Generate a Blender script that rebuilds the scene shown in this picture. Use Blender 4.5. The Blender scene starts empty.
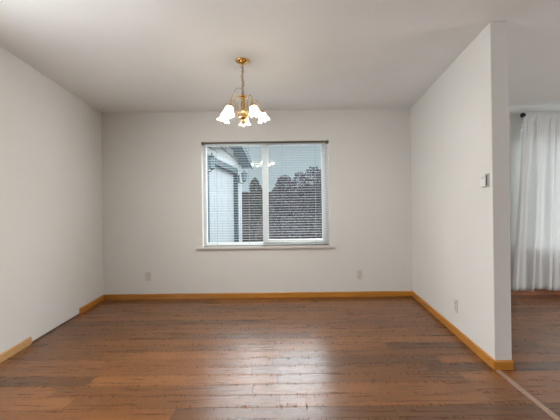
import bpy, bmesh, math, random
from mathutils import Vector, Matrix
from math import sin, cos, pi, radians, atan, tan

S = bpy.context.scene
COL = S.collection
random.seed(7)

# ------------------------------------------------------------------ camera
F = 340.0                                   # focal length in pixels of a 560 px wide frame
CAM_H, PITCH, ROLL = 1.133, 0.0014, -0.0130
fw = Vector((0, cos(PITCH), sin(PITCH)))
up0 = Vector((0, -sin(PITCH), cos(PITCH)))
ri = Vector((1, 0, 0)) * cos(ROLL) + up0 * sin(ROLL)
up = up0 * cos(ROLL) - Vector((1, 0, 0)) * sin(ROLL)
cd = bpy.data.cameras.new('camera')
cam = bpy.data.objects.new('camera', cd)
COL.objects.link(cam)
cd.sensor_width = 36.0
cd.lens = F / 560 * 36
cd.clip_start = 0.05
cam.matrix_world = Matrix(((ri.x, up.x, -fw.x, 0), (ri.y, up.y, -fw.y, 0), (ri.z, up.z, -fw.z, CAM_H), (0, 0, 0, 1)))
S.camera = cam
C0 = Vector((0, 0, CAM_H))

# ------------------------------------------------------------------ exposure
S.view_settings.view_transform = 'Standard'
S.view_settings.look = 'None'
S.view_settings.exposure = 0.0
S.view_settings.gamma = 1.0
S.view_settings.use_curve_mapping = False

# ------------------------------------------------------------------ overcast sky, brighter overhead
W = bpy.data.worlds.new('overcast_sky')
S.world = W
W.use_nodes = True
nt = W.node_tree
nt.nodes.clear()
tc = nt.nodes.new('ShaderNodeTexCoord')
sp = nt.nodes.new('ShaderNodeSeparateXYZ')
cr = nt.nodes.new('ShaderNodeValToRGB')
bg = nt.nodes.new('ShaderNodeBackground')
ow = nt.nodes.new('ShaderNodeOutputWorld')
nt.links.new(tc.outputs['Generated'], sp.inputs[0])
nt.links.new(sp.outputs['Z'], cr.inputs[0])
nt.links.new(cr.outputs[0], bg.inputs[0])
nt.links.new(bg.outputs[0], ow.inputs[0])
# directional gradient added: sky brightest beyond the garden, so the garage stays dimmer
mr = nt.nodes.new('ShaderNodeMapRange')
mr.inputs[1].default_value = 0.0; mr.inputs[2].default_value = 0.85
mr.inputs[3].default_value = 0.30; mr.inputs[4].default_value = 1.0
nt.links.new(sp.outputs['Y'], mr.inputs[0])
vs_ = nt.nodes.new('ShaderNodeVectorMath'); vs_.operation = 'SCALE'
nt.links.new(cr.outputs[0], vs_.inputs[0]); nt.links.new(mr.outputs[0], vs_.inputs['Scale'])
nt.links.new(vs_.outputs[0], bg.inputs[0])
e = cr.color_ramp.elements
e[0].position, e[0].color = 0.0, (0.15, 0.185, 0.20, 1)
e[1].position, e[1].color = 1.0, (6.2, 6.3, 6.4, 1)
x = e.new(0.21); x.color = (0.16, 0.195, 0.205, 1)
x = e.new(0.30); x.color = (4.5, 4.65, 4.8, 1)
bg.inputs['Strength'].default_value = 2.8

# ------------------------------------------------------------------ fill lights added out of view at either side to brighten the walls
def area(name, loc, direction, sx, sy, power, color):
    d = bpy.data.lights.new(name, 'AREA')
    d.shape = 'RECTANGLE'; d.size = sx; d.size_y = sy
    d.energy = power; d.color = color
    o = bpy.data.objects.new(name, d)
    COL.objects.link(o)
    o.location = loc
    o.rotation_euler = Vector(direction).to_track_quat('-Z', 'Z').to_euler()
    return o
P_LEFT, P_RIGHT, P_BULB = 62, 62, 10
area('fill_light_left', (-2.10, 1.15, 1.40), (1, 0.0, 0), 1.8, 1.45, P_LEFT, (0.96, 0.985, 1.0))
area('fill_light_right', (5.12, 1.25, 1.35), (-1, 0, 0), 2.1, 1.7, P_RIGHT, (0.96, 0.985, 1.0))

# ------------------------------------------------------------------ geometry of the place
H = 2.44
YB, SB = 4.4324, -0.0062                     # exterior wall: y = YB + SB*x
LA, LX = tan(-0.0884), -2.3182               # left wall:  x = LX + LA*(y-YB)
RA, RX = tan(0.1079), 1.7132                 # partition:  x = RX + RA*(y-YB)
YE = 2.3818                                  # near end of the partition
PT = 0.120                                   # partition thickness

def ray(px, py):
    return (fw + ri * ((px - 280) / F) + up * ((210 - py) / F))
def at(px, py, Y):                           # the point of pixel (px,py) at depth y = Y
    r = ray(px, py)
    return C0 + r * (Y / r.y)
MB_back = Matrix.Translation((0, YB, 0)) @ Matrix.Rotation(atan(SB), 4, 'Z')      # local: x along the wall, -y into the room
def on_back(px, py, d=0.0):                  # local x, z on the exterior wall, d metres beyond its face
    r = ray(px, py); inv = MB_back.inverted()
    o = inv @ C0; v = inv.to_3x3() @ r
    p = o + v * ((d - o.y) / v.y)
    return p.x, p.z
yR = (YB + SB * RX)
M_right = Matrix.Translation((RX, YB, 0)) @ Matrix.Rotation(-0.1079 - pi / 2, 4, 'Z')  # local x: toward the camera along partition, +y... see below
# local +x runs from the back wall toward the camera; the room is on local -y
def on_right(px, py):
    r = ray(px, py); inv = M_right.inverted()
    o = inv @ C0; v = inv.to_3x3() @ r
    p = o + v * ((0 - o.y) / v.y)
    return p.x, p.z
M_left = Matrix.Translation((LX, YB, 0)) @ Matrix.Rotation(0.0884 + pi / 2, 4, 'Z')     # local -x runs toward the camera; room on local -y
def on_left(px, py):
    r = ray(px, py); inv = M_left.inverted()
    o = inv @ C0; v = inv.to_3x3() @ r
    p = o + v * ((0 - o.y) / v.y)
    return p.x, p.z

# ------------------------------------------------------------------ materials
def mat(name):
    m = bpy.data.materials.new(name)
    m.use_nodes = True
    n = m.node_tree.nodes; l = m.node_tree.links
    return m, n, l, n['Principled BSDF']
def simple(name, col, rough=0.5, metal=0.0, var=0.06, scale=20.0, bump=0.0, bscale=100.0, spec=None):
    m, n, l, b = mat(name)
    t = n.new('ShaderNodeTexCoord'); no = n.new('ShaderNodeTexNoise'); no.inputs['Scale'].default_value = scale
    no.inputs['Detail'].default_value = 4
    r = n.new('ShaderNodeValToRGB')
    r.color_ramp.elements[0].color = tuple(c * (1 - var) for c in col) + (1,)
    r.color_ramp.elements[1].color = tuple(min(1, c * (1 + var)) for c in col) + (1,)
    r.color_ramp.elements[0].position = .3; r.color_ramp.elements[1].position = .7
    l.new(t.outputs['Object'], no.inputs['Vector']); l.new(no.outputs[0], r.inputs[0]); l.new(r.outputs[0], b.inputs['Base Color'])
    b.inputs['Roughness'].default_value = rough; b.inputs['Metallic'].default_value = metal
    if spec is not None: b.inputs['Specular IOR Level'].default_value = spec
    if bump:
        nb = n.new('ShaderNodeTexNoise'); nb.inputs['Scale'].default_value = bscale; nb.inputs['Detail'].default_value = 3
        bm_ = n.new('ShaderNodeBump'); bm_.inputs['Strength'].default_value = bump; bm_.inputs['Distance'].default_value = .002
        l.new(t.outputs['Object'], nb.inputs['Vector']); l.new(nb.outputs[0], bm_.inputs['Height']); l.new(bm_.outputs[0], b.inputs['Normal'])
    return m

M = {}
M['wall'] = simple('wall_paint', (.765, .76, .73), .75, var=.012, scale=1.5, bump=.25, bscale=90, spec=.25)
M['ceiling'] = simple('ceiling_paint', (.835, .84, .83), .9, var=.012, scale=2, bump=.45, bscale=60, spec=.15)
M['vinyl'] = simple('white_vinyl', (.80, .82, .81), .4, var=.02, scale=4)
M['sill'] = simple('sill_paint', (.66, .63, .59), .5, var=.02, scale=6)
M['slat'] = simple('blind_slats', (.58, .59, .59), .45, var=.02, scale=4)
M['headrail'] = simple('headrail_enamel', (.13, .105, .08), .4, var=.05, scale=8)
M['headend'] = simple('headrail_end_plastic', (.13, .10, .075), .45, var=.08, scale=12)
M['cord'] = simple('ladder_cord', (.30, .33, .36), .8)
M['plate'] = simple('white_plastic_plate', (.66, .63, .59), .35, var=.02)
M['plate_lo'] = simple('plastic_insert', (.62, .595, .56), .35, var=.02)
M['slot'] = simple('dark_slot_and_shade', (.06, .055, .05), .6)
M['device'] = simple('thermostat_plastic', (.80, .80, .79), .3, var=.02)
M['device_plate'] = simple('thermostat_wallplate', (.55, .53, .50), .4, var=.02)
M['black'] = simple('black_iron', (.012, .012, .013), .35, metal=.3)
M['brass'] = simple('polished_brass', (.74, .50, .19), .16, metal=1.0, var=.12, scale=30)
M['brass_wire'] = simple('aged_brass_chain', (.42, .31, .15), .35, metal=.9, var=.15, scale=40)
M['teal'] = simple('teal_trim_paint', (.002, .044, .060), .5, var=.08)
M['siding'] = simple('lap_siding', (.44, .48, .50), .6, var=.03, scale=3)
M['garage'] = simple('garage_door_paint', (.35, .395, .42), .5, var=.02, scale=3)
M['soffit'] = simple('soffit_paint', (.085, .185, .235), .6, var=.03, scale=3)
M['shingle'] = simple('asphalt_shingle', (.10, .10, .11), .9, var=.3, scale=30, bump=.5)
M['lampglass'] = simple('seeded_lamp_glass', (.20, .30, .35), .15, var=.1, scale=40)
M['lampmetal'] = simple('dark_lamp_metal', (.05, .09, .11), .4, metal=.4)
M['fence'] = simple('weathered_fence', (.033, .021, .024), .85, var=.3, scale=5, bump=.4)
M['soil'] = simple('wet_gravel', (.17, .17, .165), .9, var=.2, scale=6, bump=.3)
M['bark'] = simple('twig_bark', (.07, .055, .055), .9, var=.3, scale=30)

def glass_pane(name, rough=0.0):
    m, n, l, b = mat(name)
    n.remove(b)
    out = n['Material Output']
    tr = n.new('ShaderNodeBsdfTransparent'); tr.inputs[0].default_value = (.95, .975, .98, 1)
    gl = n.new('ShaderNodeBsdfGlossy'); gl.inputs['Roughness'].default_value = rough
    fr = n.new('ShaderNodeFresnel'); ge = n.new('ShaderNodeNewGeometry'); io = n.new('ShaderNodeMapRange')       # same reflectance entering and leaving the sheet
    io.inputs[3].default_value = 1.55; io.inputs[4].default_value = 1 / 1.55
    l.new(ge.outputs['Backfacing'], io.inputs[0]); l.new(io.outputs[0], fr.inputs[0])
    mx = n.new('ShaderNodeMixShader')
    l.new(fr.outputs[0], mx.inputs[0]); l.new(tr.outputs[0], mx.inputs[1]); l.new(gl.outputs[0], mx.inputs[2])
    l.new(mx.outputs[0], out.inputs[0])
    return m
M['glass'] = glass_pane('window_glass')

def shade_glass():
    m, n, l, b = mat('frosted_shade_glass')
    n.remove(b); out = n['Material Output']
    tr = n.new('ShaderNodeBsdfTransparent'); tr.inputs[0].default_value = (1, .97, .90, 1)
    tl = n.new('ShaderNodeBsdfTranslucent'); tl.inputs[0].default_value = (.95, .91, .82, 1)
    df = n.new('ShaderNodeBsdfDiffuse'); df.inputs[0].default_value = (.9, .87, .80, 1)
    t = n.new('ShaderNodeTexCoord'); wv = n.new('ShaderNodeTexNoise'); wv.inputs['Scale'].default_value = 60
    a = n.new('ShaderNodeMixShader'); a.inputs[0].default_value = .25
    l.new(tl.outputs[0], a.inputs[1]); l.new(df.outputs[0], a.inputs[2])
    c = n.new('ShaderNodeMixShader')
    mr = n.new('ShaderNodeMapRange'); mr.inputs[3].default_value = .68; mr.inputs[4].default_value = .88
    l.new(t.outputs['Object'], wv.inputs[0]); l.new(wv.outputs[0], mr.inputs[0]); l.new(mr.outputs[0], c.inputs[0])
    l.new(tr.outputs[0], c.inputs[1]); l.new(a.outputs[0], c.inputs[2])
    l.new(c.outputs[0], out.inputs[0])
    return m
M['shade'] = shade_glass()

def emissive(name, col, st):
    m, n, l, b = mat(name)
    b.inputs['Emission Color'].default_value = col + (1,); b.inputs['Emission Strength'].default_value = st
    b.inputs['Base Color'].default_value = (.9, .85, .75, 1)
    return m
M['bulb'] = emissive('lit_bulb', (1, .85, .60), 45)

def sheer():
    m, n, l, b = mat('sheer_curtain_fabric')
    n.remove(b); out = n['Material Output']
    t = n.new('ShaderNodeTexCoord'); wv = n.new('ShaderNodeTexNoise'); wv.inputs['Scale'].default_value = 300
    ra = n.new('ShaderNodeMapRange'); ra.inputs[3].default_value = .06; ra.inputs[4].default_value = .16
    l.new(t.outputs['Object'], wv.inputs[0]); l.new(wv.outputs[0], ra.inputs[0])
    tl = n.new('ShaderNodeBsdfTranslucent'); tl.inputs[0].default_value = (.72, .74, .74, 1)
    df = n.new('ShaderNodeBsdfDiffuse'); df.inputs[0].default_value = (.90, .91, .90, 1)
    tr = n.new('ShaderNodeBsdfTransparent')
    a = n.new('ShaderNodeMixShader'); a.inputs[0].default_value = .80
    c = n.new('ShaderNodeMixShader')
    l.new(tl.outputs[0], a.inputs[1]); l.new(df.outputs[0], a.inputs[2])
    l.new(ra.outputs[0], c.inputs[0]); l.new(a.outputs[0], c.inputs[1]); l.new(tr.outputs[0], c.inputs[2])
    l.new(c.outputs[0], out.inputs[0])
    return m
M['sheer'] = sheer()

def oak(name, c1, c2):
    m, n, l, b = mat(name)
    t = n.new('ShaderNodeTexCoord'); mp = n.new('ShaderNodeMapping'); mp.inputs['Scale'].default_value = (2, 40, 60)
    no = n.new('ShaderNodeTexNoise'); no.inputs['Scale'].default_value = 2; no.inputs['Detail'].default_value = 6
    r = n.new('ShaderNodeValToRGB')
    r.color_ramp.elements[0].color = c1 + (1,); r.color_ramp.elements[1].color = c2 + (1,)
    r.color_ramp.elements[0].position = .35; r.color_ramp.elements[1].position = .65
    l.new(t.outputs['Object'], mp.inputs[0]); l.new(mp.outputs[0], no.inputs[0]); l.new(no.outputs[0], r.inputs[0]); l.new(r.outputs[0], b.inputs['Base Color'])
    b.inputs['Roughness'].default_value = .35
    return m
M['oak'] = oak('golden_oak', (.44, .175, .022), (.60, .26, .045))
M['oak_pale'] = oak('pale_oak', (.52, .30, .12), (.66, .41, .18))
M['oak_dark'] = oak('reddish_oak', (.30, .085, .016), (.40, .13, .03))
M['oak_left'] = oak('honey_oak', (.42, .175, .032), (.54, .25, .06))
M['strip'] = oak('transition_strip_wood', (.30, .19, .13), (.38, .25, .18))

def floor_mat():
    m, n, l, b = mat('hand_scraped_planks')
    PW, PL = .1325, 1.25
    def math(op, a, bb=None):
        k = n.new('ShaderNodeMath'); k.operation = op
        for i, v in enumerate((a, bb)):
            if v is None: continue
            if isinstance(v, (int, float)): k.inputs[i].default_value = v
            else: l.new(v, k.inputs[i])
        return k.outputs[0]
    t = n.new('ShaderNodeTexCoord'); s = n.new('ShaderNodeSeparateXYZ'); l.new(t.outputs['Object'], s.inputs[0])
    yv = math('DIVIDE', math('ADD', s.outputs['Y'], .027), PW)
    row = math('FLOOR', yv); fy = math('FRACT', yv)
    w1 = n.new('ShaderNodeTexWhiteNoise'); w1.noise_dimensions = '1D'; l.new(row, w1.inputs['W'])
    xv = math('ADD', math('DIVIDE', s.outputs['X'], PL), math('MULTIPLY', w1.outputs['Value'], 7.3))
    colm = math('FLOOR', xv); fx = math('FRACT', xv)
    cb = n.new('ShaderNodeCombineXYZ'); l.new(row, cb.inputs[0]); l.new(colm, cb.inputs[1])
    w2 = n.new('ShaderNodeTexWhiteNoise'); w2.noise_dimensions = '2D'; l.new(cb.outputs[0], w2.inputs['Vector'])
    # plank tone
    r = n.new('ShaderNodeValToRGB'); l.new(w2.outputs['Value'], r.inputs[0])
    els = r.color_ramp.elements
    els[0].position, els[0].color = 0, (.098, .037, .0095, 1)
    els[1].position, els[1].color = 1, (.225, .087, .024, 1)
    q = els.new(.35); q.color = (.152, .056, .0135, 1)
    q = els.new(.7); q.color = (.188, .069, .0165, 1)
    # grain, stretched along the plank and shifted per plank
    cb2 = n.new('ShaderNodeCombineXYZ')
    l.new(math('ADD', math('MULTIPLY', s.outputs['X'], 1.6), math('MULTIPLY', w2.outputs['Value'], 37.)), cb2.inputs[0])
    l.new(math('MULTIPLY', s.outputs['Y'], 22.), cb2.inputs[1]); l.new(row, cb2.inputs[2])
    g = n.new('ShaderNodeTexNoise'); g.inputs['Scale'].default_value = 1.6; g.inputs['Detail'].default_value = 6; g.inputs['Roughness'].default_value = .6
    g.inputs['Distortion'].default_value = .6
    l.new(cb2.outputs[0], g.inputs['Vector'])
    gr = n.new('ShaderNodeMapRange'); gr.inputs[1].default_value = .28; gr.inputs[2].default_value = .72
    gr.inputs[3].default_value = .60; gr.inputs[4].default_value = 1.42; l.new(g.outputs[0], gr.inputs[0])
    # seams
    ey = math('MINIMUM', fy, math('SUBTRACT', 1., fy)); ex = math('MINIMUM', fx, math('SUBTRACT', 1., fx))
    sy_ = n.new('ShaderNodeMapRange'); sy_.inputs[1].default_value = 0; sy_.inputs[2].default_value = .026; l.new(ey, sy_.inputs[0])
    sx_ = n.new('ShaderNodeMapRange'); sx_.inputs[1].default_value = 0; sx_.inputs[2].default_value = .003; l.new(ex, sx_.inputs[0])
    seam = math('MINIMUM', sy_.outputs[0], sx_.outputs[0])
    seamc = n.new('ShaderNodeMapRange'); seamc.inputs[3].default_value = .45; seamc.inputs[4].default_value = 1.; l.new(seam, seamc.inputs[0])
    tot0 = math('MULTIPLY', gr.outputs[0], seamc.outputs[0])
    # scrape ticks running across the board, clustered by the seams
    cb3 = n.new('ShaderNodeCombineXYZ')
    l.new(math('MULTIPLY', s.outputs['X'], 90.), cb3.inputs[0]); l.new(math('MULTIPLY', s.outputs['Y'], 16.), cb3.inputs[1])
    tk = n.new('ShaderNodeTexNoise'); tk.inputs['Scale'].default_value = 1.; tk.inputs['Detail'].default_value = 0; l.new(cb3.outputs[0], tk.inputs['Vector'])
    tm = n.new('ShaderNodeMapRange'); tm.inputs[1].default_value = .62; tm.inputs[2].default_value = .70; l.new(tk.outputs[0], tm.inputs[0])
    edge = n.new('ShaderNodeMapRange'); edge.inputs[1].default_value = .16; edge.inputs[2].default_value = .34; edge.inputs[3].default_value = 1; edge.inputs[4].default_value = 0.
    l.new(ey, edge.inputs[0])
    tick = math('MULTIPLY', tm.outputs[0], edge.outputs[0])
    tot = math('MULTIPLY', tot0, math('SUBTRACT', 1., math('MULTIPLY', tick, .07)))
    vm = n.new('ShaderNodeVectorMath'); vm.operation = 'SCALE'; l.new(r.outputs[0], vm.inputs[0]); l.new(tot, vm.inputs['Scale'])
    l.new(vm.outputs[0], b.inputs['Base Color'])
    big = n.new('ShaderNodeTexNoise'); big.inputs['Scale'].default_value = 9.; big.inputs['Detail'].default_value = 2
    l.new(t.outputs['Object'], big.inputs['Vector'])
    hgt = math('ADD', math('ADD', math('MULTIPLY', seam, .5), math('MULTIPLY', tick, -.12)), math('MULTIPLY', big.outputs[0], .5))
    bp = n.new('ShaderNodeBump'); bp.inputs['Strength'].default_value = .55; bp.inputs['Distance'].default_value = .0022
    l.new(hgt, bp.inputs['Height']); l.new(bp.outputs[0], b.inputs['Normal'])
    rr = n.new('ShaderNodeMapRange'); rr.inputs[3].default_value = .25; rr.inputs[4].default_value = .31; l.new(g.outputs[0], rr.inputs[0])
    l.new(math('ADD', rr.outputs[0], math('MULTIPLY', tick, .3)), b.inputs['Roughness'])
    l.new(math('MULTIPLY', .62, math('SUBTRACT', 1., math('MAXIMUM', math('MULTIPLY', tick, .6), math('MULTIPLY', math('SUBTRACT', 1., seam), .45)))), b.inputs['Specular IOR Level'])
    return m
M['floor'] = floor_mat()

def leaf(name, a, bcol, c):
    m, n, l, b = mat(name)
    g = n.new('ShaderNodeNewGeometry'); r = n.new('ShaderNodeValToRGB')
    r.color_ramp.elements[0].color = a + (1,); r.color_ramp.elements[1].color = c + (1,)
    q = r.color_ramp.elements.new(.6); q.color = bcol + (1,)
    l.new(g.outputs['Random Per Island'], r.inputs[0]); l.new(r.outputs[0], b.inputs['Base Color'])
    b.inputs['Roughness'].default_value = .7
    return m
M['leaf_purple'] = leaf('dusky_leaves', (.005, .005, .012), (.014, .014, .030), (.055, .052, .095))
M['leaf_green'] = leaf('dark_green_leaves', (.002, .010, .008), (.006, .022, .017), (.02, .052, .042))
M['leaf_red'] = leaf('reddish_leaves', (.03, .017, .021), (.08, .055, .065), (.16, .12, .14))

# ------------------------------------------------------------------ mesh builder: every build() is ONE object
class MB:
    def __init__(self, mx=None):
        self.v = []; self.f = []; self.m = mx or Matrix()
    def add(self, vs, fs):
        o = len(self.v)
        self.v += [Vector(p) for p in vs]
        self.f += [tuple(i + o for i in f) for f in fs]
        return self
    def box(self, x0, x1, y0, y1, z0, z1):
        vs = [(x0, y0, z0), (x1, y0, z0), (x1, y1, z0), (x0, y1, z0), (x0, y0, z1), (x1, y0, z1), (x1, y1, z1), (x0, y1, z1)]
        return self.add(vs, [(3, 2, 1, 0), (4, 5, 6, 7), (0, 1, 5, 4), (1, 2, 6, 5), (2, 3, 7, 6), (3, 0, 4, 7)])
    def prism(self, poly, z0, z1):            # polygon in xy, extruded in z
        n = len(poly)
        vs = [(p[0], p[1], z0) for p in poly] + [(p[0], p[1], z1) for p in poly]
        return self.add(vs, [tuple(range(n))[::-1], tuple(range(n, 2 * n))] + [(i, (i + 1) % n, n + (i + 1) % n, n + i) for i in range(n)])
    def extrude_x(self, prof, x0, x1):        # profile in yz, extruded in x
        n = len(prof)
        vs = [(x0, p[0], p[1]) for p in prof] + [(x1, p[0], p[1]) for p in prof]
        return self.add(vs, [tuple(range(n))[::-1], tuple(range(n, 2 * n))] + [(i, (i + 1) % n, n + (i + 1) % n, n + i) for i in range(n)])
    def tube(self, pts, r, n=8, closed=False):
        pts = [Vector(p) for p in pts]; k = len(pts)
        rs = r if isinstance(r, (list, tuple)) else [r] * k
        rings = []; prev = None
        for i, p in enumerate(pts):
            a = pts[(i - 1) % k] if (closed or i > 0) else p
            b = pts[(i + 1) % k] if (closed or i < k - 1) else p
            t = (b - a).normalized()
            if prev is None:
                s = t.cross(Vector((0, 0, 1)))
                if s.length < 1e-3: s = t.cross(Vector((1, 0, 0)))
            else:
                s = prev - t * prev.dot(t)
            s.normalize(); prev = s
            w = t.cross(s)
            rings.append([p + (s * cos(2 * pi * j / n) + w * sin(2 * pi * j / n)) * rs[i] for j in range(n)])
        vs = [q for g in rings for q in g]; fs = []
        for i in range(k if closed else k - 1):
            for j in range(n):
                i2 = (i + 1) % k
                fs.append((i * n + j, i * n + (j + 1) % n, i2 * n + (j + 1) % n, i2 * n + j))
        if not closed:
            fs += [tuple(range(n))[::-1], tuple(range((k - 1) * n, k * n))]
        return self.add(vs, fs)
    def lathe(self, prof, n=24, c=(0, 0, 0), mx=None, ruff=None):   # prof: (r, z) from top to bottom
        vs = []; fs = []
        for i, (r, z) in enumerate(prof):
            for j in range(n):
                a = 2 * pi * j / n
                rr, zz = (r, z) if ruff is None else ruff(i, r, z, a)
                p = Vector((rr * cos(a), rr * sin(a), zz))
                if mx: p = mx @ p
                vs.append(p + Vector(c))
        for i in range(len(prof) - 1):
            for j in range(n):
                fs.append((i * n + j, (i + 1) * n + j, (i + 1) * n + (j + 1) % n, i * n + (j + 1) % n))
        if ruff is None:
            if prof[0][0] > 0: fs.append(tuple(range(n)))
            if prof[-1][0] > 0: fs.append(tuple(range((len(prof) - 1) * n, len(prof) * n))[::-1])
        return self.add(vs, fs)
    def build(self, name, material, parent=None, smooth=False, bevel=0.0, solid=0.0):
        me = bpy.data.meshes.new(name)
        me.from_pydata([self.m @ p for p in self.v], [], self.f)
        if parent is not None:
            inv = world_of(parent).inverted()
            me.transform(inv)
        bm = bmesh.new(); bm.from_mesh(me)
        bmesh.ops.remove_doubles(bm, verts=bm.verts, dist=1e-6)
        if solid == 0 and name not in ('foliage',): bmesh.ops.recalc_face_normals(bm, faces=bm.faces)
        bm.to_mesh(me); bm.free()
        if smooth:
            for p in me.polygons: p.use_smooth = True
        me.materials.append(material)
        o = bpy.data.objects.new(name, me); COL.objects.link(o)
        if parent is not None: o.parent = parent
        if bevel:
            b = o.modifiers.new('edge', 'BEVEL'); b.width = bevel; b.segments = 2; b.limit_method = 'ANGLE'
        if solid:
            b = o.modifiers.new('thickness', 'SOLIDIFY'); b.thickness = solid; b.offset = 0
        return o
def world_of(o):
    m = o.matrix_basis.copy()
    while o.parent: o = o.parent; m = o.matrix_basis @ m
    return m
def thing(name, label, cat, loc, rot=0.0, group=None):
    o = bpy.data.objects.new(name, None); COL.objects.link(o)
    o.empty_display_size = .1
    o.location = loc; o.rotation_euler = (0, 0, rot)
    o['label'] = label; o['category'] = cat
    if group: o['group'] = group
    return o
def structure(o):
    o['kind'] = 'structure'; return o
def place(name, label, cat, mx, group=None):  # a thing whose base point is a local frame's origin
    return thing(name, label, cat, mx.translation, mx.to_euler().z, group)

# ================================================================== THE ROOM
XR, YF = 5.2, -4.2
def left_x(y): return LX + LA * (y - YB)
def right_x(y): return RX + RA * (y - YB)
structure(MB().box(-3.2, XR + .2, YF - .2, YB + .2, -.15, 0).build('floor', M['floor']))
structure(MB().box(-3.2, XR + .2, YF - .2, YB + .2, H, H + .15).build('ceiling', M['ceiling']))

def wall_boxes(b, x0, x1, z0, z1, y0, y1, holes):     # a wall slab with rectangular openings
    xs = sorted({x0, x1, *[h[0] for h in holes], *[h[1] for h in holes]})
    zs = sorted({z0, z1, *[h[2] for h in holes], *[h[3] for h in holes]})
    for i in range(len(xs) - 1):
        for k in range(len(zs) - 1):
            cx, cz = (xs[i] + xs[i + 1]) / 2, (zs[k] + zs[k + 1]) / 2
            if any(h[0] < cx < h[1] and h[2] < cz < h[3] for h in holes): continue
            b.box(xs[i], xs[i + 1], y0, y1, zs[k], zs[k + 1])
WX0, _ = on_back(202.0, 194); WX1, _ = on_back(329.3, 194)
_, WZ1 = on_back(265, 141.2); _, WZ0 = on_back(265, 246.5)
A0, A1, AZ0, AZ1 = 3.15, 4.95, on_back(535, 245)[1], on_back(535, 124)[1]
WT = .17
b = MB(MB_back); wall_boxes(b, -3.0, XR + .2, 0, H, 0, WT, [(WX0, WX1, WZ0, WZ1), (A0, A1, AZ0, AZ1)])
structure(b.build('wall_back', M['wall']))

# left wall: drywall hung just clear of the boards, so the missing baseboard shows a dark gap
LW_END = YF - YB
w3 = (-4.25, -2.35)                                  # unseen opening added for the left fill light
b = MB(M_left)
wall_boxes(b, -9.0, .2, .010, H, 0, .016, [(w3[0], w3[1], .7, 2.15)])
wall_boxes(b, -9.0, .2, 0, H, .020, .14, [(w3[0], w3[1], .7, 2.15)])
structure(b.build('wall_left', M['wall']))
# partition with a squared end
p0 = (right_x(YE), YE); p1 = (right_x(YB + .05), YB + .05)
b = MB(); b.prism([p0, (p0[0] + PT, YE), (p1[0] + PT, p1[1]), p1], 0, H)
structure(b.build('wall_right', M['wall'], bevel=.006))
# far side of the living room and the wall behind the camera
b = MB(Matrix.Translation((XR, 0, 0)) @ Matrix.Rotation(-pi / 2, 4, 'Z'))
wall_boxes(b, -YB - .1, -YF, 0, H, 0, .14, [(-2.35, -.15, .5, 2.2)])  # unseen opening added for the right fill light
structure(b.build('wall_east', M['wall']))
b = MB(Matrix.Translation((0, YF, 0)) @ Matrix.Rotation(pi, 4, 'Z'))
wall_boxes(b, -XR - .1, 2.2, 0, H, 0, .14, [])
structure(b.build('wall_front', M['wall']))

def frame_ring(b, x0, x1, z0, z1, y0, y1, wl, wr, wb, wt):
    b.box(x0, x0 + wl, y0, y1, z0, z1); b.box(x1 - wr, x1, y0, y1, z0, z1)
    b.box(x0 + wl, x1 - wr, y0, y1, z0, z0 + wb); b.box(x0 + wl, x1 - wr, y0, y1, z1 - wt, z1)

# ------------------------------------------------------------------ dining-room window: fixed left light, sliding right sash
def lean_pane(x0, x1, y, z0, z1):
    b = MB(MB_back); k = .0075; t = .004
    return b.extrude_x([(y + k, z0), (y - k, z1), (y - k + t, z1), (y + k + t, z0)], x0, x1)
def px(v): return on_back(v, 194, .10)[0]
def pz(v): return on_back(265, v, .10)[1]
win = bpy.data.objects.new('window_1', None); COL.objects.link(win)
win.matrix_basis = MB_back @ Matrix.Translation(((WX0 + WX1) / 2, 0, WZ0)); structure(win)
FY0, FY1 = .085, .165
xl, xr, xm0, xm1 = WX0, WX1, px(262.6), px(268.4)
b = MB(MB_back); frame_ring(b, xl, xr, WZ0, WZ1, FY0 + .015, FY1, .035, .035, .035, .028)
b.build('window_frame', M['vinyl'], win, bevel=.004)
b = MB(MB_back); frame_ring(b, xl + .035, xm0 + .025, WZ0 + .035, WZ1 - .028, FY0 + .045, FY1 - .01, px(205.9) - xl - .035, .02, pz(242.2) - WZ0 - .035, WZ1 - .028 - pz(145.4))
s1 = b.build('sash', M['vinyl'], win, bevel=.003)
gx0, gx1, gz0, gz1 = px(205.9) - .004, xm0 + .008, pz(242.2) - .004, pz(145.4) + .004
b = lean_pane(gx0, gx1, FY0 + .055, gz0, gz1); b.build('pane', M['glass'], s1)
b = MB(MB_back); frame_ring(b, xm0, xr - .035, WZ0 + .030, WZ1 - .024, FY0 - .002, FY0 + .040, xm1 - xm0, xr - .035 - px(321.9), pz(239.6) - WZ0 - .030, WZ1 - .024 - pz(145.5))
s2 = b.build('sash', M['vinyl'], win, bevel=.003)
b = lean_pane(xm1 - .005, px(321.9) + .005, FY0 + .017, pz(239.6) - .005, pz(145.5) + .005); b.build('pane', M['glass'], s2)
b = MB(MB_back); b.box(xm0 + .018, xm0 + .032, FY0 - .014, FY0 - .003, 1.30, 1.40); b.build('latch', M['vinyl'], s2, bevel=.002)
# painted sill
sx0, sz1 = on_back(196.5, 247.5, -.03); sx1, _ = on_back(334.5, 247.5, -.03)
b = MB(MB_back); b.box(sx0, sx1, -.035, -.0005, WZ0 - .027, WZ0 - .001); b.box(WX0 + .002, WX1 - .002, 0.0, FY0, WZ0 - .012, WZ0 + .004)
structure(b.build('trim_2', M['sill'], bevel=.005))

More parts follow.
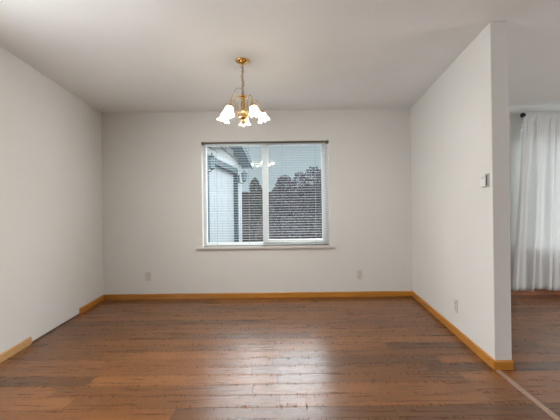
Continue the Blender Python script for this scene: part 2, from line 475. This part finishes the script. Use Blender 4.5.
# ------------------------------------------------------------------ mini blind hanging inside the recess
bl = place('window_blind', 'white mini blind with slats held open across the dining window', 'blind',
           MB_back @ Matrix.Translation(((WX0 + WX1) / 2, .03, WZ0)))
BX0, BX1 = WX0 + .012, WX1 - .012
b = MB(MB_back); b.extrude_x([(.012, WZ1 - .022), (.012, WZ1 - .003), (.016, WZ1 - .003), (.016, WZ1 - .019), (.036, WZ1 - .019), (.036, WZ1 - .003), (.040, WZ1 - .003), (.040, WZ1 - .022)], BX0, BX1)
hr = b.build('headrail', M['headrail'], bl)
for xx in (WX0 + .001, WX1 - .036):
    b = MB(MB_back); b.box(xx, xx + .035, -.012, .044, WZ1 - .034, WZ1 - .0005); b.build('end_bracket', M['headend'], hr, bevel=.003)
zt, zb = WZ1 - .040, WZ0 + .026
NS = 41
b = MB(MB_back)
for i in range(NS):
    z = zt + (zb - zt) * i / (NS - 1)
    pr = []
    for k in range(5):
        t = k / 4 - .5
        pr.append((.027 + t * .027, z + .0022 * (1 - 4 * t * t)))
    prof = [(p[0], p[1] + .0003) for p in pr] + [(p[0], p[1] - .0003) for p in reversed(pr)]
    b.extrude_x(prof, BX0 + .003, BX1 - .003)
b.build('slats', M['slat'], bl)
b = MB(MB_back); b.box(BX0 + .002, BX1 - .002, .015, .039, WZ0 + .008, WZ0 + .017); b.build('bottom_rail', M['headrail'], bl, bevel=.003)
for pxx in (217.0, 282.0, 249.0, 315.5):
    cx = on_back(pxx, 194, .027)[0]
    b = MB(MB_back)
    for yy in (.0135, .0405):
        b.tube([(cx, yy, WZ1 - .03), (cx, yy, WZ0 + .012)], .0011, 6)
    b.build('ladder_cord', M['cord'], bl)

# ------------------------------------------------------------------ window of the next room, behind the sheer
win2 = bpy.data.objects.new('window_2', None); COL.objects.link(win2)
win2.matrix_basis = MB_back @ Matrix.Translation(((A0 + A1) / 2, 0, AZ0)); structure(win2)
b = MB(MB_back); frame_ring(b, A0, A1, AZ0, AZ1, FY0, FY1, .05, .05, .05, .05); b.box((A0 + A1) / 2 - .025, (A0 + A1) / 2 + .025, FY0, FY1, AZ0 + .05, AZ1 - .05)
b.build('window_frame', M['vinyl'], win2, bevel=.004)
for q0, q1 in ((A0 + .045, (A0 + A1) / 2 - .02), ((A0 + A1) / 2 + .02, A1 - .045)):
    b = MB(MB_back); b.box(q0, q1, .12, .124, AZ0 + .045, AZ1 - .045); b.build('pane', M['glass'], win2)
b = MB(MB_back); b.box(A0 - .03, A1 + .03, -.012, -.0005, AZ0 - .03, AZ0 - .001); structure(b.build('trim_3', M['sill'], bevel=.003))

# unseen windows added around the two side fill lights
def added_window(name, mx, x0, x1, z0, z1):
    w = bpy.data.objects.new(name, None); COL.objects.link(w)
    w.matrix_basis = mx @ Matrix.Translation(((x0 + x1) / 2, 0, z0)); structure(w)
    b = MB(mx); frame_ring(b, x0, x1, z0, z1, .03, .10, .05, .05, .05, .05); xm = (x0 + x1) / 2
    b.box(xm - .025, xm + .025, .03, .10, z0 + .05, z1 - .05)
    b.build('window_frame', M['vinyl'], w)
added_window('added_window_left', M_left, w3[0], w3[1], .7, 2.15)
added_window('added_window_right', Matrix.Translation((XR, 0, 0)) @ Matrix.Rotation(-pi / 2, 4, 'Z'), -2.35, -.15, .5, 2.2)

# ------------------------------------------------------------------ oak baseboards
BH, BT = .066, .012
prof = [(-.0003, 0), (-BT, 0), (-BT, BH - .008), (-BT + .005, BH), (-.0003, BH)]
xs_ = on_back(222.5, 296)[0]
lx0 = LX + .002; rx0 = RX - .003
b = MB(MB_back); b.extrude_x(prof, lx0 + .004, xs_); structure(b.build('baseboard_back', M['oak_left']))
b = MB(MB_back); b.extrude_x(prof, xs_ + .001, rx0 - .002); structure(b.build('baseboard_back.001', M['oak']))
b = MB(MB_back); b.extrude_x(prof, right_x(YB) + PT + .02, XR - .01); structure(b.build('baseboard_back.002', M['oak_dark']))
g_far = on_left(79.3, 310)[0]; g_near = on_left(30.3, 341)[0]
b = MB(M_left); b.extrude_x(prof, g_far, -BT - .001); structure(b.build('baseboard_left', M['oak']))
b = MB(M_left); b.extrude_x(prof, -8.4, g_near); structure(b.build('baseboard_left.001', M['oak_pale']))
r_end = (YB - YE) / cos(.1079)
b = MB(M_right); b.extrude_x(prof, .016, r_end + .006); structure(b.build('baseboard_right', M['oak']))
b = MB(Matrix.Translation((p0[0], YE, 0))); b.extrude_x(prof, -.010, PT + .001); structure(b.build('baseboard_front', M['oak']))
# floor transition strip carrying on from the partition
def on_floor(v, w):
    q = ray(v, w); return C0 + q * (CAM_H / -q.z)
f0, f1 = on_floor(498.5, 371), on_floor(558.5, 420)
b = MB(Matrix.Translation(f0) @ Matrix.Rotation(math.atan2(f1.y - f0.y, f1.x - f0.x), 4, 'Z'))
b.extrude_x([(-.018, 0), (-.016, .003), (-.010, .006), (.010, .006), (.016, .003), (.018, 0)], 0, 3.0)
structure(b.build('trim_1', M['strip']))

# ================================================================== THINGS ON THE WALLS
def outlet(mx, x, z, label, duplex=True, blank=False):
    t = place('wall_outlet', label, 'outlet', mx @ Matrix.Translation((x, 0, z)))
    b = MB(mx @ Matrix.Translation((x, 0, z))); b.box(-.036, .036, -.007, -.0005, -.059, .059)
    b.build('cover_plate', M['plate'], t, bevel=.003)
    for dz in (.021, -.021):
        pr = []
        for k in range(16):
            a = 2 * pi * k / 16
            pr.append((max(-.0165, min(.0165, .0185 * cos(a))), dz + .0145 * sin(a)))
        b = MB(mx @ Matrix.Translation((x, 0, z)))
        n = 16
        vs = [(p[0], -.0095, p[1]) for p in pr] + [(p[0], -.0065, p[1]) for p in pr]
        b.add(vs, [tuple(range(n))[::-1], tuple(range(n, 2 * n))] + [(i, (i + 1) % n, n + (i + 1) % n, n + i) for i in range(n)])
        f = b.build('receptacle', M['plate_lo'], t)
        b = MB(mx @ Matrix.Translation((x, 0, z)))
        b.box(-.0075, -.0055, -.0102, -.0094, dz - .002, dz + .007); b.box(.0055, .0075, -.0102, -.0094, dz - .002, dz + .007)
        b.box(-.002, .002, -.0102, -.0094, dz - .0095, dz - .0055)
        b.build('slot', M['slot'], f)
x, z = on_back(148.3, 276.3); outlet(MB_back, x, z, 'white outlet low on the back wall, left of the window')
x, z = on_back(359.6, 274.6); outlet(MB_back, x, z, 'white outlet low on the back wall, right of the window')
x, z = on_right(456.4, 305.5); outlet(M_right, x, z, 'pale outlet low on the right partition wall')

x, z = on_right(486.0, 180.5)
mt = M_right @ Matrix.Translation((x, 0, z))
t = place('thermostat', 'small white thermostat on the partition wall near its end', 'thermostat', mt)
b = MB(mt); b.box(-.045, .050, -.006, -.0005, -.050, .048); b.build('wall_plate', M['device_plate'], t, bevel=.002)
b = MB(mt); b.box(-.042, .032, -.022, -.006, -.046, .045); body = b.build('body', M['device'], t, bevel=.003)
b = MB(mt); b.box(.0322, .0332, -.0155, -.0095, -.036, .036); b.build('side_shade_strip', M['slot'], body)  # dark strip stands in for shade on the body's near side
b = MB(mt); b.box(-.020, .012, -.0226, -.0218, .010, .030); b.build('display', M['plate_lo'], body)

# ================================================================== CHANDELIER
CP = at(242.4, 60.2, 2.95); 
CX, CY = CP.x, CP.y
def cz(v): return at(242.6, v, CY).z
ch = thing('chandelier', 'brass five-arm chandelier with lit ruffled glass shades hanging from the ceiling', 'chandelier', (CX, CY, H))
O = Matrix.Translation((CX, CY, 0))
b = MB(O); b.lathe([(.062, H - .0005), (.064, H - .006), (.060, H - .012), (.048, H - .020), (.030, H - .030), (.014, H - .036), (.010, H - .044), (.006, H - .052), (0, H - .054)], 32)
b.build('canopy', M['brass'], ch, smooth=True)
zc0, zc1 = H - .052, cz(95.0)
b = MB(O)
NL = 13
for i in range(NL):
    z = zc0 + (zc1 - zc0) * (i + .5) / NL
    wob = .004 * sin(i * 1.1) * sin(pi * (i + .5) / NL)
    hl = (zc0 - zc1) / NL * .66
    a0 = (i % 2) * pi / 2 + .5
    pts = []
    for k in range(14):
        a = 2 * pi * k / 14
        u, w =   .0105 * cos(a), hl * sin(a)
        pts.append((u * cos(a0) + wob, u * sin(a0), z + w))
    b.tube(pts, .0030, 6, closed=True)
b.build('chain', M['brass_wire'], ch, smooth=True)
# supply cord: down the chain, then a slack loop to the left before it enters the column
b = MB(O); pts = []
for i in range(22):
    t = i / 21
    pts.append((.006 * sin(t * 9), .004 * cos(t * 9), zc0 + (cz(88.5) - zc0) * t))
zq = cz(92.0)
for i in range(1, 20):
    a = pi * .5 + (i / 19) * 1.75 * pi * .92
    pts.append((-.036 + .036 * cos(a) * 1.0, .004, zq + .038 * sin(a)))
pts.append((-.006, 0, cz(96.5)))
b.tube(pts, .0019, 6); b.build('cord', M['brass_wire'], ch, smooth=True)
zt_ = cz(96.2)
col_prof = [(0, zt_ + .022), (.006, zt_ + .02), (.008, zt_ + .006), (.012, zt_ + .002), (.036, zt_ - .001), (.038, zt_ - .006), (.030, zt_ - .010), (.016, zt_ - .014), (.019, zt_ - .026), (.022, zt_ - .036), (.017, zt_ - .044),
            (.020, zt_ - .056), (.021, zt_ - .075), (.019, zt_ - .10), (.017, zt_ - .118), (.022, zt_ - .126), (.024, zt_ - .134), (.018, zt_ - .142), (.017, zt_ - .155), (.026, zt_ - .165), (.034, zt_ - .178), (.034, zt_ - .188), (.024, zt_ - .198), (.014, zt_ - .204), (.014, zt_ - .209)]
b = MB(O); b.lathe(col_prof, 28); b.build('column', M['brass'], ch, smooth=True)
zf = zt_ - .207
b = MB(O); b.lathe([(.013, zf), (.022, zf - .008), (.024, zf - .018), (.020, zf - .028), (.010, zf - .034), (.005, zf - .040), (0, zf - .044)], 24); b.build('finial', M['brass_wire'], ch, smooth=True)
zhub = zt_ - .172
RS = .157
for k in range(5):
    th = radians(19 + 72 * k)
    d = Vector((cos(th), sin(th), 0))
    ctrl = [(.030, zhub), (.046, zhub - .006), (.060, zhub + .006), (.066, zhub + .040), (.068, zhub + .085), (.074, zhub + .122), (.090, zhub + .146), (.112, zhub + .152), (.130, zhub + .138), (.148, zhub + .108), (RS, zhub + .060)]
    pts = []
    for i in range(len(ctrl) - 1):                     # Catmull-Rom through the profile
        P = [Vector((ctrl[max(0, min(len(ctrl) - 1, j))] + (0,))) for j in (i - 1, i, i + 1, i + 2)]
        for s in range(4):
            u = s / 4
            q = .5 * ((2 * P[1]) + (P[2] - P[0]) * u + (2 * P[0] - 5 * P[1] + 4 * P[2] - P[3]) * u * u + (3 * P[1] - P[0] - 3 * P[2] + P[3]) * u ** 3)
            pts.append((d.x * q.x, d.y * q.x, q.y))
    pts.append((d.x * RS, d.y * RS, zhub + .060))
    b = MB(O); b.tube(pts, .0040, 8); arm = b.build('arm', M['brass'], ch, smooth=True)
    # shade tilts outward about the tangential axis
    tilt = Matrix.Rotation(-radians(20), 4, Vector((-d.y, d.x, 0)))
    base = Matrix.Translation((d.x * RS, d.y * RS, zhub + .062))
    b = MB(O); b.lathe([(0, .004), (.010, .003), (.013, -.004), (.024, -.010), (.030, -.020), (.031, -.030), (.028, -.033)], 20, mx=base @ tilt)
    b.build('socket_cup', M['brass'], arm, smooth=True)
    pr = [(.026, -.022), (.029, -.031), (.0325, -.042), (.034, -.055), (.0345, -.068), (.036, -.078), (.041, -.087), (.050, -.094)]
    def ruff(i, r, z, a):
        w = max(0, (i - 3) / 4) ** 1.5
        return r * (1 + .10 * w * sin(6 * a + 1.1)) , z + .010 * w * sin(6 * a + 1.1 + pi / 2)
    b = MB(O); b.lathe(pr, 48, mx=base @ tilt, ruff=ruff); sh = b.build('glass_shade', M['shade'], ch, smooth=True, solid=.0025)
    b = MB(O); b.lathe([(.008, -.028), (.012, -.036), (.015, -.046), (.0155, -.053), (.012, -.062), (.006, -.067), (0, -.068)], 16, mx=base @ tilt); b.build('bulb', M['bulb'], ch, smooth=True)
    L = bpy.data.lights.new('bulb_light', 'POINT'); L.energy = P_BULB; L.color = (1, .955, .90); L.shadow_soft_size = .018
    lo = bpy.data.objects.new('bulb_light', L); COL.objects.link(lo); lo.parent = ch
    lo.location = (O @ base @ tilt @ Vector((0, 0, -.090))) - Vector((CX, CY, H))

# ================================================================== CURTAIN IN THE NEXT ROOM
CU = -.10                                              # curtain plane, metres in front of the exterior wall
def cu(v, w): return on_back(v, w, CU)
rx, rz = cu(523.4, 115.2)
rod = place('curtain_rod', 'thin black curtain rod with a ball finial above the sheer curtain', 'curtain rod', MB_back @ Matrix.Translation((rx, CU, rz)))
b = MB(MB_back); b.tube([(rx + .02, CU, rz), (5.06, CU, rz)], .008, 12); b.build('pole', M['black'], rod, smooth=True)
for q in (rx, 5.085):
    b = MB(MB_back @ Matrix.Translation((q, CU, rz)) @ Matrix.Rotation(-pi / 2 if q == rx else pi / 2, 4, 'Y'))
    b.lathe([(0, .036), (.014, .034), (.026, .026), (.032, .012), (.032, -.002), (.026, -.014), (.014, -.022), (.010, -.028), (.012, -.034), (.009, -.038), (.009, -.042)], 20)
    b.build('finial', M['black'], rod, smooth=True)
for q in (rx + .075, 5.0):
    b = MB(MB_back); b.box(q - .012, q + .012, -.006, -.0005, rz - .03, rz + .03); b.box(q - .005, q + .005, CU + .007, -.005, rz - .005, rz + .005)
    b.build('bracket', M['black'], rod)

def curtain(mx, top_x0, top_x1, bot_x0, bot_x1, ztop, zbot, seed, nf):
    R = random.Random(seed)
    b = MB(mx); nu, nv = 150, 40
    ph = [R.uniform(0, 2 * pi) for _ in range(6)]
    vs = []
    for j in range(nv + 1):
        v = j / nv
        z = ztop + (zbot - ztop) * v
        hem = 0
        for i in range(nu + 1):
            u = i / nu
            uu = u + .010 * sin(2 * pi * 2 * u + ph[0]) * v * sin(pi * u)
            xx = (top_x0 + (top_x1 - top_x0) * uu) * (1 - v) + (bot_x0 + (bot_x1 - bot_x0) * uu) * v
            head = math.exp(-((z - rz) / .020) ** 2)
            amp = .014 + .026 * min(1, v * 2.2)
            y = amp * (.62 * sin(2 * pi * nf * u + ph[1] + .7 * sin(2 * pi * 1.3 * u + ph[2]) + v * 1.1 * sin(3 * u + ph[5])) + .38 * sin(2 * pi * nf * 2.13 * u + ph[3] - v * 1.6))
            fine = .006 * sin(2 * pi * nf * 5.3 * u + ph[4]) * math.exp(-v * 5)
            y = y * (1 - head * .75) + fine
            yb_ = CU + y
            if abs(z - rz) < .05:
                side = -1
                yb_ = CU - .0115 - abs(fine) * .8 - .5 * abs(y) * (1 - head)
            zz = z + (.007 * sin(2 * pi * nf * u * .5 + ph[2]) * v)
            vs.append((xx, min(yb_, -.03), zz))
    fs = [(j * (nu + 1) + i, j * (nu + 1) + i + 1, (j + 1) * (nu + 1) + i + 1, (j + 1) * (nu + 1) + i) for j in range(nv) for i in range(nu)]
    b.add(vs, fs)
    return b
ctx0, ctz = cu(520.0, 112.0); cbx0, cbz = cu(511.5, 290.5)
c1x, c1z = cu(551.5, 290)
cur = place('curtain', 'white sheer curtain panel hanging beside the partition end', 'curtain', MB_back @ Matrix.Translation((ctx0, CU, cbz)))
curtain(MB_back, ctx0 + .035, ctx0 + .469, cbx0, c1x - .001, ctz, cbz, 3, 2.3).build('fabric', M['sheer'], cur, smooth=True, solid=.0012)
cur = place('curtain', 'white sheer curtain panel cut off by the right edge of the picture', 'curtain', MB_back @ Matrix.Translation((ctx0 + .47, CU, cbz)))
curtain(MB_back, ctx0 + .470, ctx0 + 1.2, c1x + .001, c1x + .95, ctz, cbz - .012, 9, 3.5).build('fabric', M['sheer'], cur, smooth=True, solid=.0012)

# ================================================================== OUTSIDE
GZ = -.25
structure(MB().box(-60, 60, YB + .25, 120, GZ - .1, GZ).build('ground', M['soil']))
# garage wing at the left: local x runs away from us along its wall, local y into the building
GM = Matrix.Translation((-1.72, 7.6, 0)) @ Matrix.Rotation(math.atan2(.993, .120), 4, 'Z')
S1 = 3.62                                              # far corner
D0, D1, DZ = .32, 2.99, 2.30                           # garage door opening
AP = 2.45                                               # ridge position along the wall
SL = .31
EAVE = 2.70
NS_ = .17                                              # the near slope is shallower
def rake(s): return EAVE + SL * (S1 - AP) - NS_ * (AP - s) if s < AP else EAVE + SL * (S1 - s)
S0 = -2.8
gar = place('garage_wing', 'white garage with lap siding and teal trim beyond the left pane', 'building', GM @ Matrix.Translation((1.2, 0, GZ)))
b = MB(GM); LP = .17
zz = GZ
while zz < rake(AP):
    z0, z1 = zz, zz + LP
    smax = S1 if z1 < EAVE else S1 - (z1 - EAVE) / SL
    smin = S0 if z1 < rake(S0) else AP - (rake(AP) - z1) / NS_
    segs = []
    if smax > smin:
        if z0 < DZ + .02: segs = [(smin, D0 - .02), (D1 + .02, smax)] 
        else: segs = [(smin, smax)]
    for a, c in segs:
        if c > a: b.extrude_x([(.10, z0), (-.016, z0), (-.002, z1), (.10, z1)], a, c)
    zz = z1
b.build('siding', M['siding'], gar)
b = MB(GM); b.box(S1 - .16, S1 + .02, -.030, .10, GZ, 2.62); b.build('corner_board', M['siding'], gar)
b = MB(GM)
b.box(D0 - .13, D0, -.045, .09, GZ, DZ); b.box(D1, D1 + .14, -.045, .09, GZ, DZ); b.box(D0 - .13, D1 + .14, -.045, .09, DZ, DZ + .15)
b.build('door_casing', M['teal'], gar, bevel=.004)
b = MB(GM)
for i in range(4):
    h0 = GZ + .01 + i * (DZ - GZ - .01) / 4; h1 = GZ + .01 + (i + 1) * (DZ - GZ - .01) / 4 - .008
    b.box(D0 + .005, D1 - .005, .075, .09, h0, h1)
    for k in range(4):
        q0 = D0 + .10 + k * (D1 - D0 - .1) / 4
        b.box(q0, q0 + (D1 - D0 - .1) / 4 - .1, .068, .08, h0 + .10, h1 - .10)
b.box(D0 + .002, D1 - .002, .0905, .13, GZ, DZ - .002)
b.build('garage_door', M['garage'], gar, bevel=.003)
b = MB(GM); b.tube([(-1.2, -.028, 2.90), (.98, -.028, 2.82), (2.44, -.028, 2.75), (3.3, -.028, 2.71)], .011, 6); b.build('cable', M['lampmetal'], gar)
b = MB(GM)
OV = .30                                               # rake overhang toward us
for (sa, sb_) in ((AP, S1 + .38), (AP, S0 - .3)):
    za, zb_ = rake(AP), (EAVE - SL * .38) if sb_ > AP else rake(S0 - .3)
    b.add([(sa, -OV, za + .02), (sb_, -OV, zb_ + .02), (sb_, 4, zb_ + .02), (sa, 4, za + .02), (sa, -OV, za + .18), (sb_, -OV, zb_ + .18), (sb_, 4, zb_ + .18), (sa, 4, za + .18)],
          [(3, 2, 1, 0), (4, 5, 6, 7), (0, 1, 5, 4), (1, 2, 6, 5), (2, 3, 7, 6), (3, 0, 4, 7)])
b.build('roof', M['shingle'], gar)
b = MB(GM)
for (sa, sb_) in ((AP, S1 + .38), (AP, S0 - .3)):
    za, zb_ = rake(AP), (EAVE - SL * .38) if sb_ > AP else rake(S0 - .3)
    b.add([(sa, -OV + .01, za - .005), (sb_, -OV + .01, zb_ - .005), (sb_, .02, zb_ - .005), (sa, .02, za - .005), (sa, -OV + .01, za + .018), (sb_, -OV + .01, zb_ + .018), (sb_, .02, zb_ + .018), (sa, .02, za + .018)],
          [(3, 2, 1, 0), (4, 5, 6, 7), (0, 1, 5, 4), (1, 2, 6, 5), (2, 3, 7, 6), (3, 0, 4, 7)])
b.build('soffit', M['soffit'], gar)
b = MB(GM)
for (sa, sb_) in ((AP, S1 + .45), (AP, S0 - .3)):
    za, zb_ = rake(AP), (EAVE - SL * .45) if sb_ > AP else rake(S0 - .3)
    b.add([(sa, -OV - .03, za - .03), (sb_, -OV - .03, zb_ - .03), (sb_, -OV, zb_ - .03), (sa, -OV, za - .03), (sa, -OV - .03, za + .20), (sb_, -OV - .03, zb_ + .20), (sb_, -OV, zb_ + .20), (sa, -OV, za + .20)],
          [(3, 2, 1, 0), (4, 5, 6, 7), (0, 1, 5, 4), (1, 2, 6, 5), (2, 3, 7, 6), (3, 0, 4, 7)])
b.build('fascia', M['teal'], gar)

def coach_lamp(s, z, label):
    mx = GM @ Matrix.Translation((s, 0, z))
    t = place('coach_lamp', label, 'wall lamp', mx, 'coach lamps on the garage wall')
    b = MB(mx); b.box(-.055, .055, -.040, -.017, -.20, .06); b.build('back_plate', M['lampmetal'], t, bevel=.004)
    b = MB(mx); b.tube([(0, -.03, -.16), (0, -.09, -.20), (0, -.17, -.19), (0, -.20, -.14)], .012, 8); b.build('bracket_arm', M['lampmetal'], t, smooth=True)
    c = (0, -.20, 0)
    b = MB(mx); b.lathe([(0, .235), (.008, .23), (.016, .215), (.008, .20), (.014, .188), (.045, .165), (.112, .120), (.116, .108), (.095, .104)], 8, c); b.build('cap', M['lampmetal'], t)
    b = MB(mx); b.lathe([(.092, .102), (.060, -.12)], 8, c); gl = b.build('lantern_glass', M['lampglass'], t)
    b = MB(mx)
    for k in range(8):
        a = 2 * pi * k / 8
        b.tube([(.095 * cos(a), -.20 + .095 * sin(a), .104), (.062 * cos(a), -.20 + .062 * sin(a), -.12)], .007, 5)
    b.build('glazing_bars', M['lampmetal'], t)
    b = MB(mx); b.lathe([(.068, -.118), (.066, -.13), (.04, -.145), (.014, -.155), (.010, -.175), (0, -.18)], 8, c); b.build('base_cap', M['lampmetal'], t)
coach_lamp(.05, 2.22, 'dark coach lamp nearest the house, left of the garage door')
coach_lamp(3.30, 2.22, 'dark coach lamp at the far corner, right of the garage door')

# board fence behind
FM = Matrix.Translation((-2.35, 12.6, GZ))
fe = thing('board_fence', 'dark weathered board fence behind the shrubs', 'fence', (-2.35, 12.6, GZ))
b = MB(FM); R = random.Random(4); xx = 0
while xx < 7:
    b.box(xx, xx + .135, -.02, 0, .05, 2.08 + R.uniform(-.02, .02)); xx += .1345
b.build('boards', M['fence'], fe)
b = MB(FM); b.box(0, 7, .001, .05, .35, .44); b.box(0, 7, .001, .05, 1.65, 1.74); b.build('rails', M['fence'], fe)
for q in (.1, 2.5, 4.9, 6.8):
    b = MB(FM); b.box(q, q + .09, .052, .142, 0, 2.12); b.build('post', M['fence'], fe)

def shrub(name, label, cat, loc, blobs, n, size, material, seed, group=None):
    R = random.Random(seed)
    t = thing(name, label, cat, loc, 0, group)
    T = Matrix.Translation(loc)
    b = MB(T); tot = sum(q[3] * q[4] * q[5] for q in blobs)
    vs, fs = [], []
    for (bx, by, bz, ax, ay, az) in blobs:
        for _ in range(int(n * ax * ay * az / tot)):
            while True:
                p = Vector((R.uniform(-1, 1), R.uniform(-1, 1), R.uniform(-1, 1)))
                if p.length < 1 and R.random() < .15 + p.length ** 3: break
            p = Vector((bx + p.x * ax, by + p.y * ay, bz + p.z * az))
            if p.z < .03: continue
            u = Vector((R.gauss(0, 1), R.gauss(0, 1), R.gauss(0, 1))).normalized()
            w = u.cross(Vector((R.gauss(0, 1), R.gauss(0, 1), R.gauss(0, 1)))).normalized()
            s = size * R.uniform(.6, 1.3)
            o = len(vs)
            vs += [p - u * s, p + w * s * .45, p + u * s, p - w * s * .45]; fs.append((o, o + 1, o + 2, o + 3))
    b.add(vs, fs); b.build('foliage', material, t)
    b = MB(T)
    for (bx, by, bz, ax, ay, az) in blobs[:7]:
        for k in range(3):
            e_ = Vector((bx + R.uniform(-.6, .6) * ax, by + R.uniform(-.6, .6) * ay, bz + az * R.uniform(.3, .95)))
            st = Vector((bx * .5 + R.uniform(-.1, .1), by * .5, 0)); md = (st + e_) / 2 + Vector((R.uniform(-.08, .08), R.uniform(-.08, .08), .05))
            b.tube([st, md, e_], [.03, .018, .005], 6)
    b.build('stems', M['bark'], t, smooth=True)
    return t
def G(pxv, pyv, Y): 
    p = at(pxv, pyv, Y); return p
hb = at(283, 200, 8.6)
h0 = (at(278, 200, 8.7).x, 8.7, GZ)
def top(pxv, pyv, Y): return at(pxv, pyv, Y).z - GZ
shrub('purple_shrub', 'dusky purple shrub behind the left side of the right pane', 'shrub', h0,
      [(.10, 0, .95, .42, .5, 1.0), (-.05, .05, .55, .32, .4, .6), (.18, 0, top(284, 176, 8.7) - .42, .26, .3, .45), (.02, 0, top(272, 186, 8.7) - .4, .22, .3, .42)], 9000, .05, M['leaf_purple'], 11)
h1 = (at(305, 200, 10.2).x, 10.2, GZ)
shrub('purple_shrub', 'taller dusky purple shrub behind the right side of the right pane', 'shrub', h1,
      [(.05, 0, 1.0, .72, .6, 1.1), (.58, .1, 1.0, .6, .6, 1.1), (.27, 0, top(314, 166, 10.2) - .5, .30, .35, .52), (-.15, 0, top(301, 172, 10.2) - .45, .26, .35, .47), (.62, .1, top(326, 168, 10.2) - .45, .3, .35, .47)], 14000, .05, M['leaf_purple'], 12)
g0 = (at(255.5, 200, 12.0).x, 12.0, GZ)
tp = top(255.5, 178, 12.0)
shrub('columnar_evergreen', 'narrow dark green evergreen standing before the fence', 'shrub', g0,
      [(0, 0, .6, .20, .22, .6), (0, 0, 1.25, .21, .22, .6), (-.02, 0, tp - .45, .19, .18, .45), (.16, .05, tp - .62, .10, .1, .4)], 5000, .045, M['leaf_green'], 13)
r0 = (at(260, 200, 10.8).x, 10.8, GZ)
shrub('reddish_shrub', 'low reddish shrub at the foot of the narrow evergreen', 'shrub', r0,
      [(0, 0, .55, .16, .2, .55), (.08, 0, .95, .10, .14, .32)], 2500, .04, M['leaf_red'], 14)
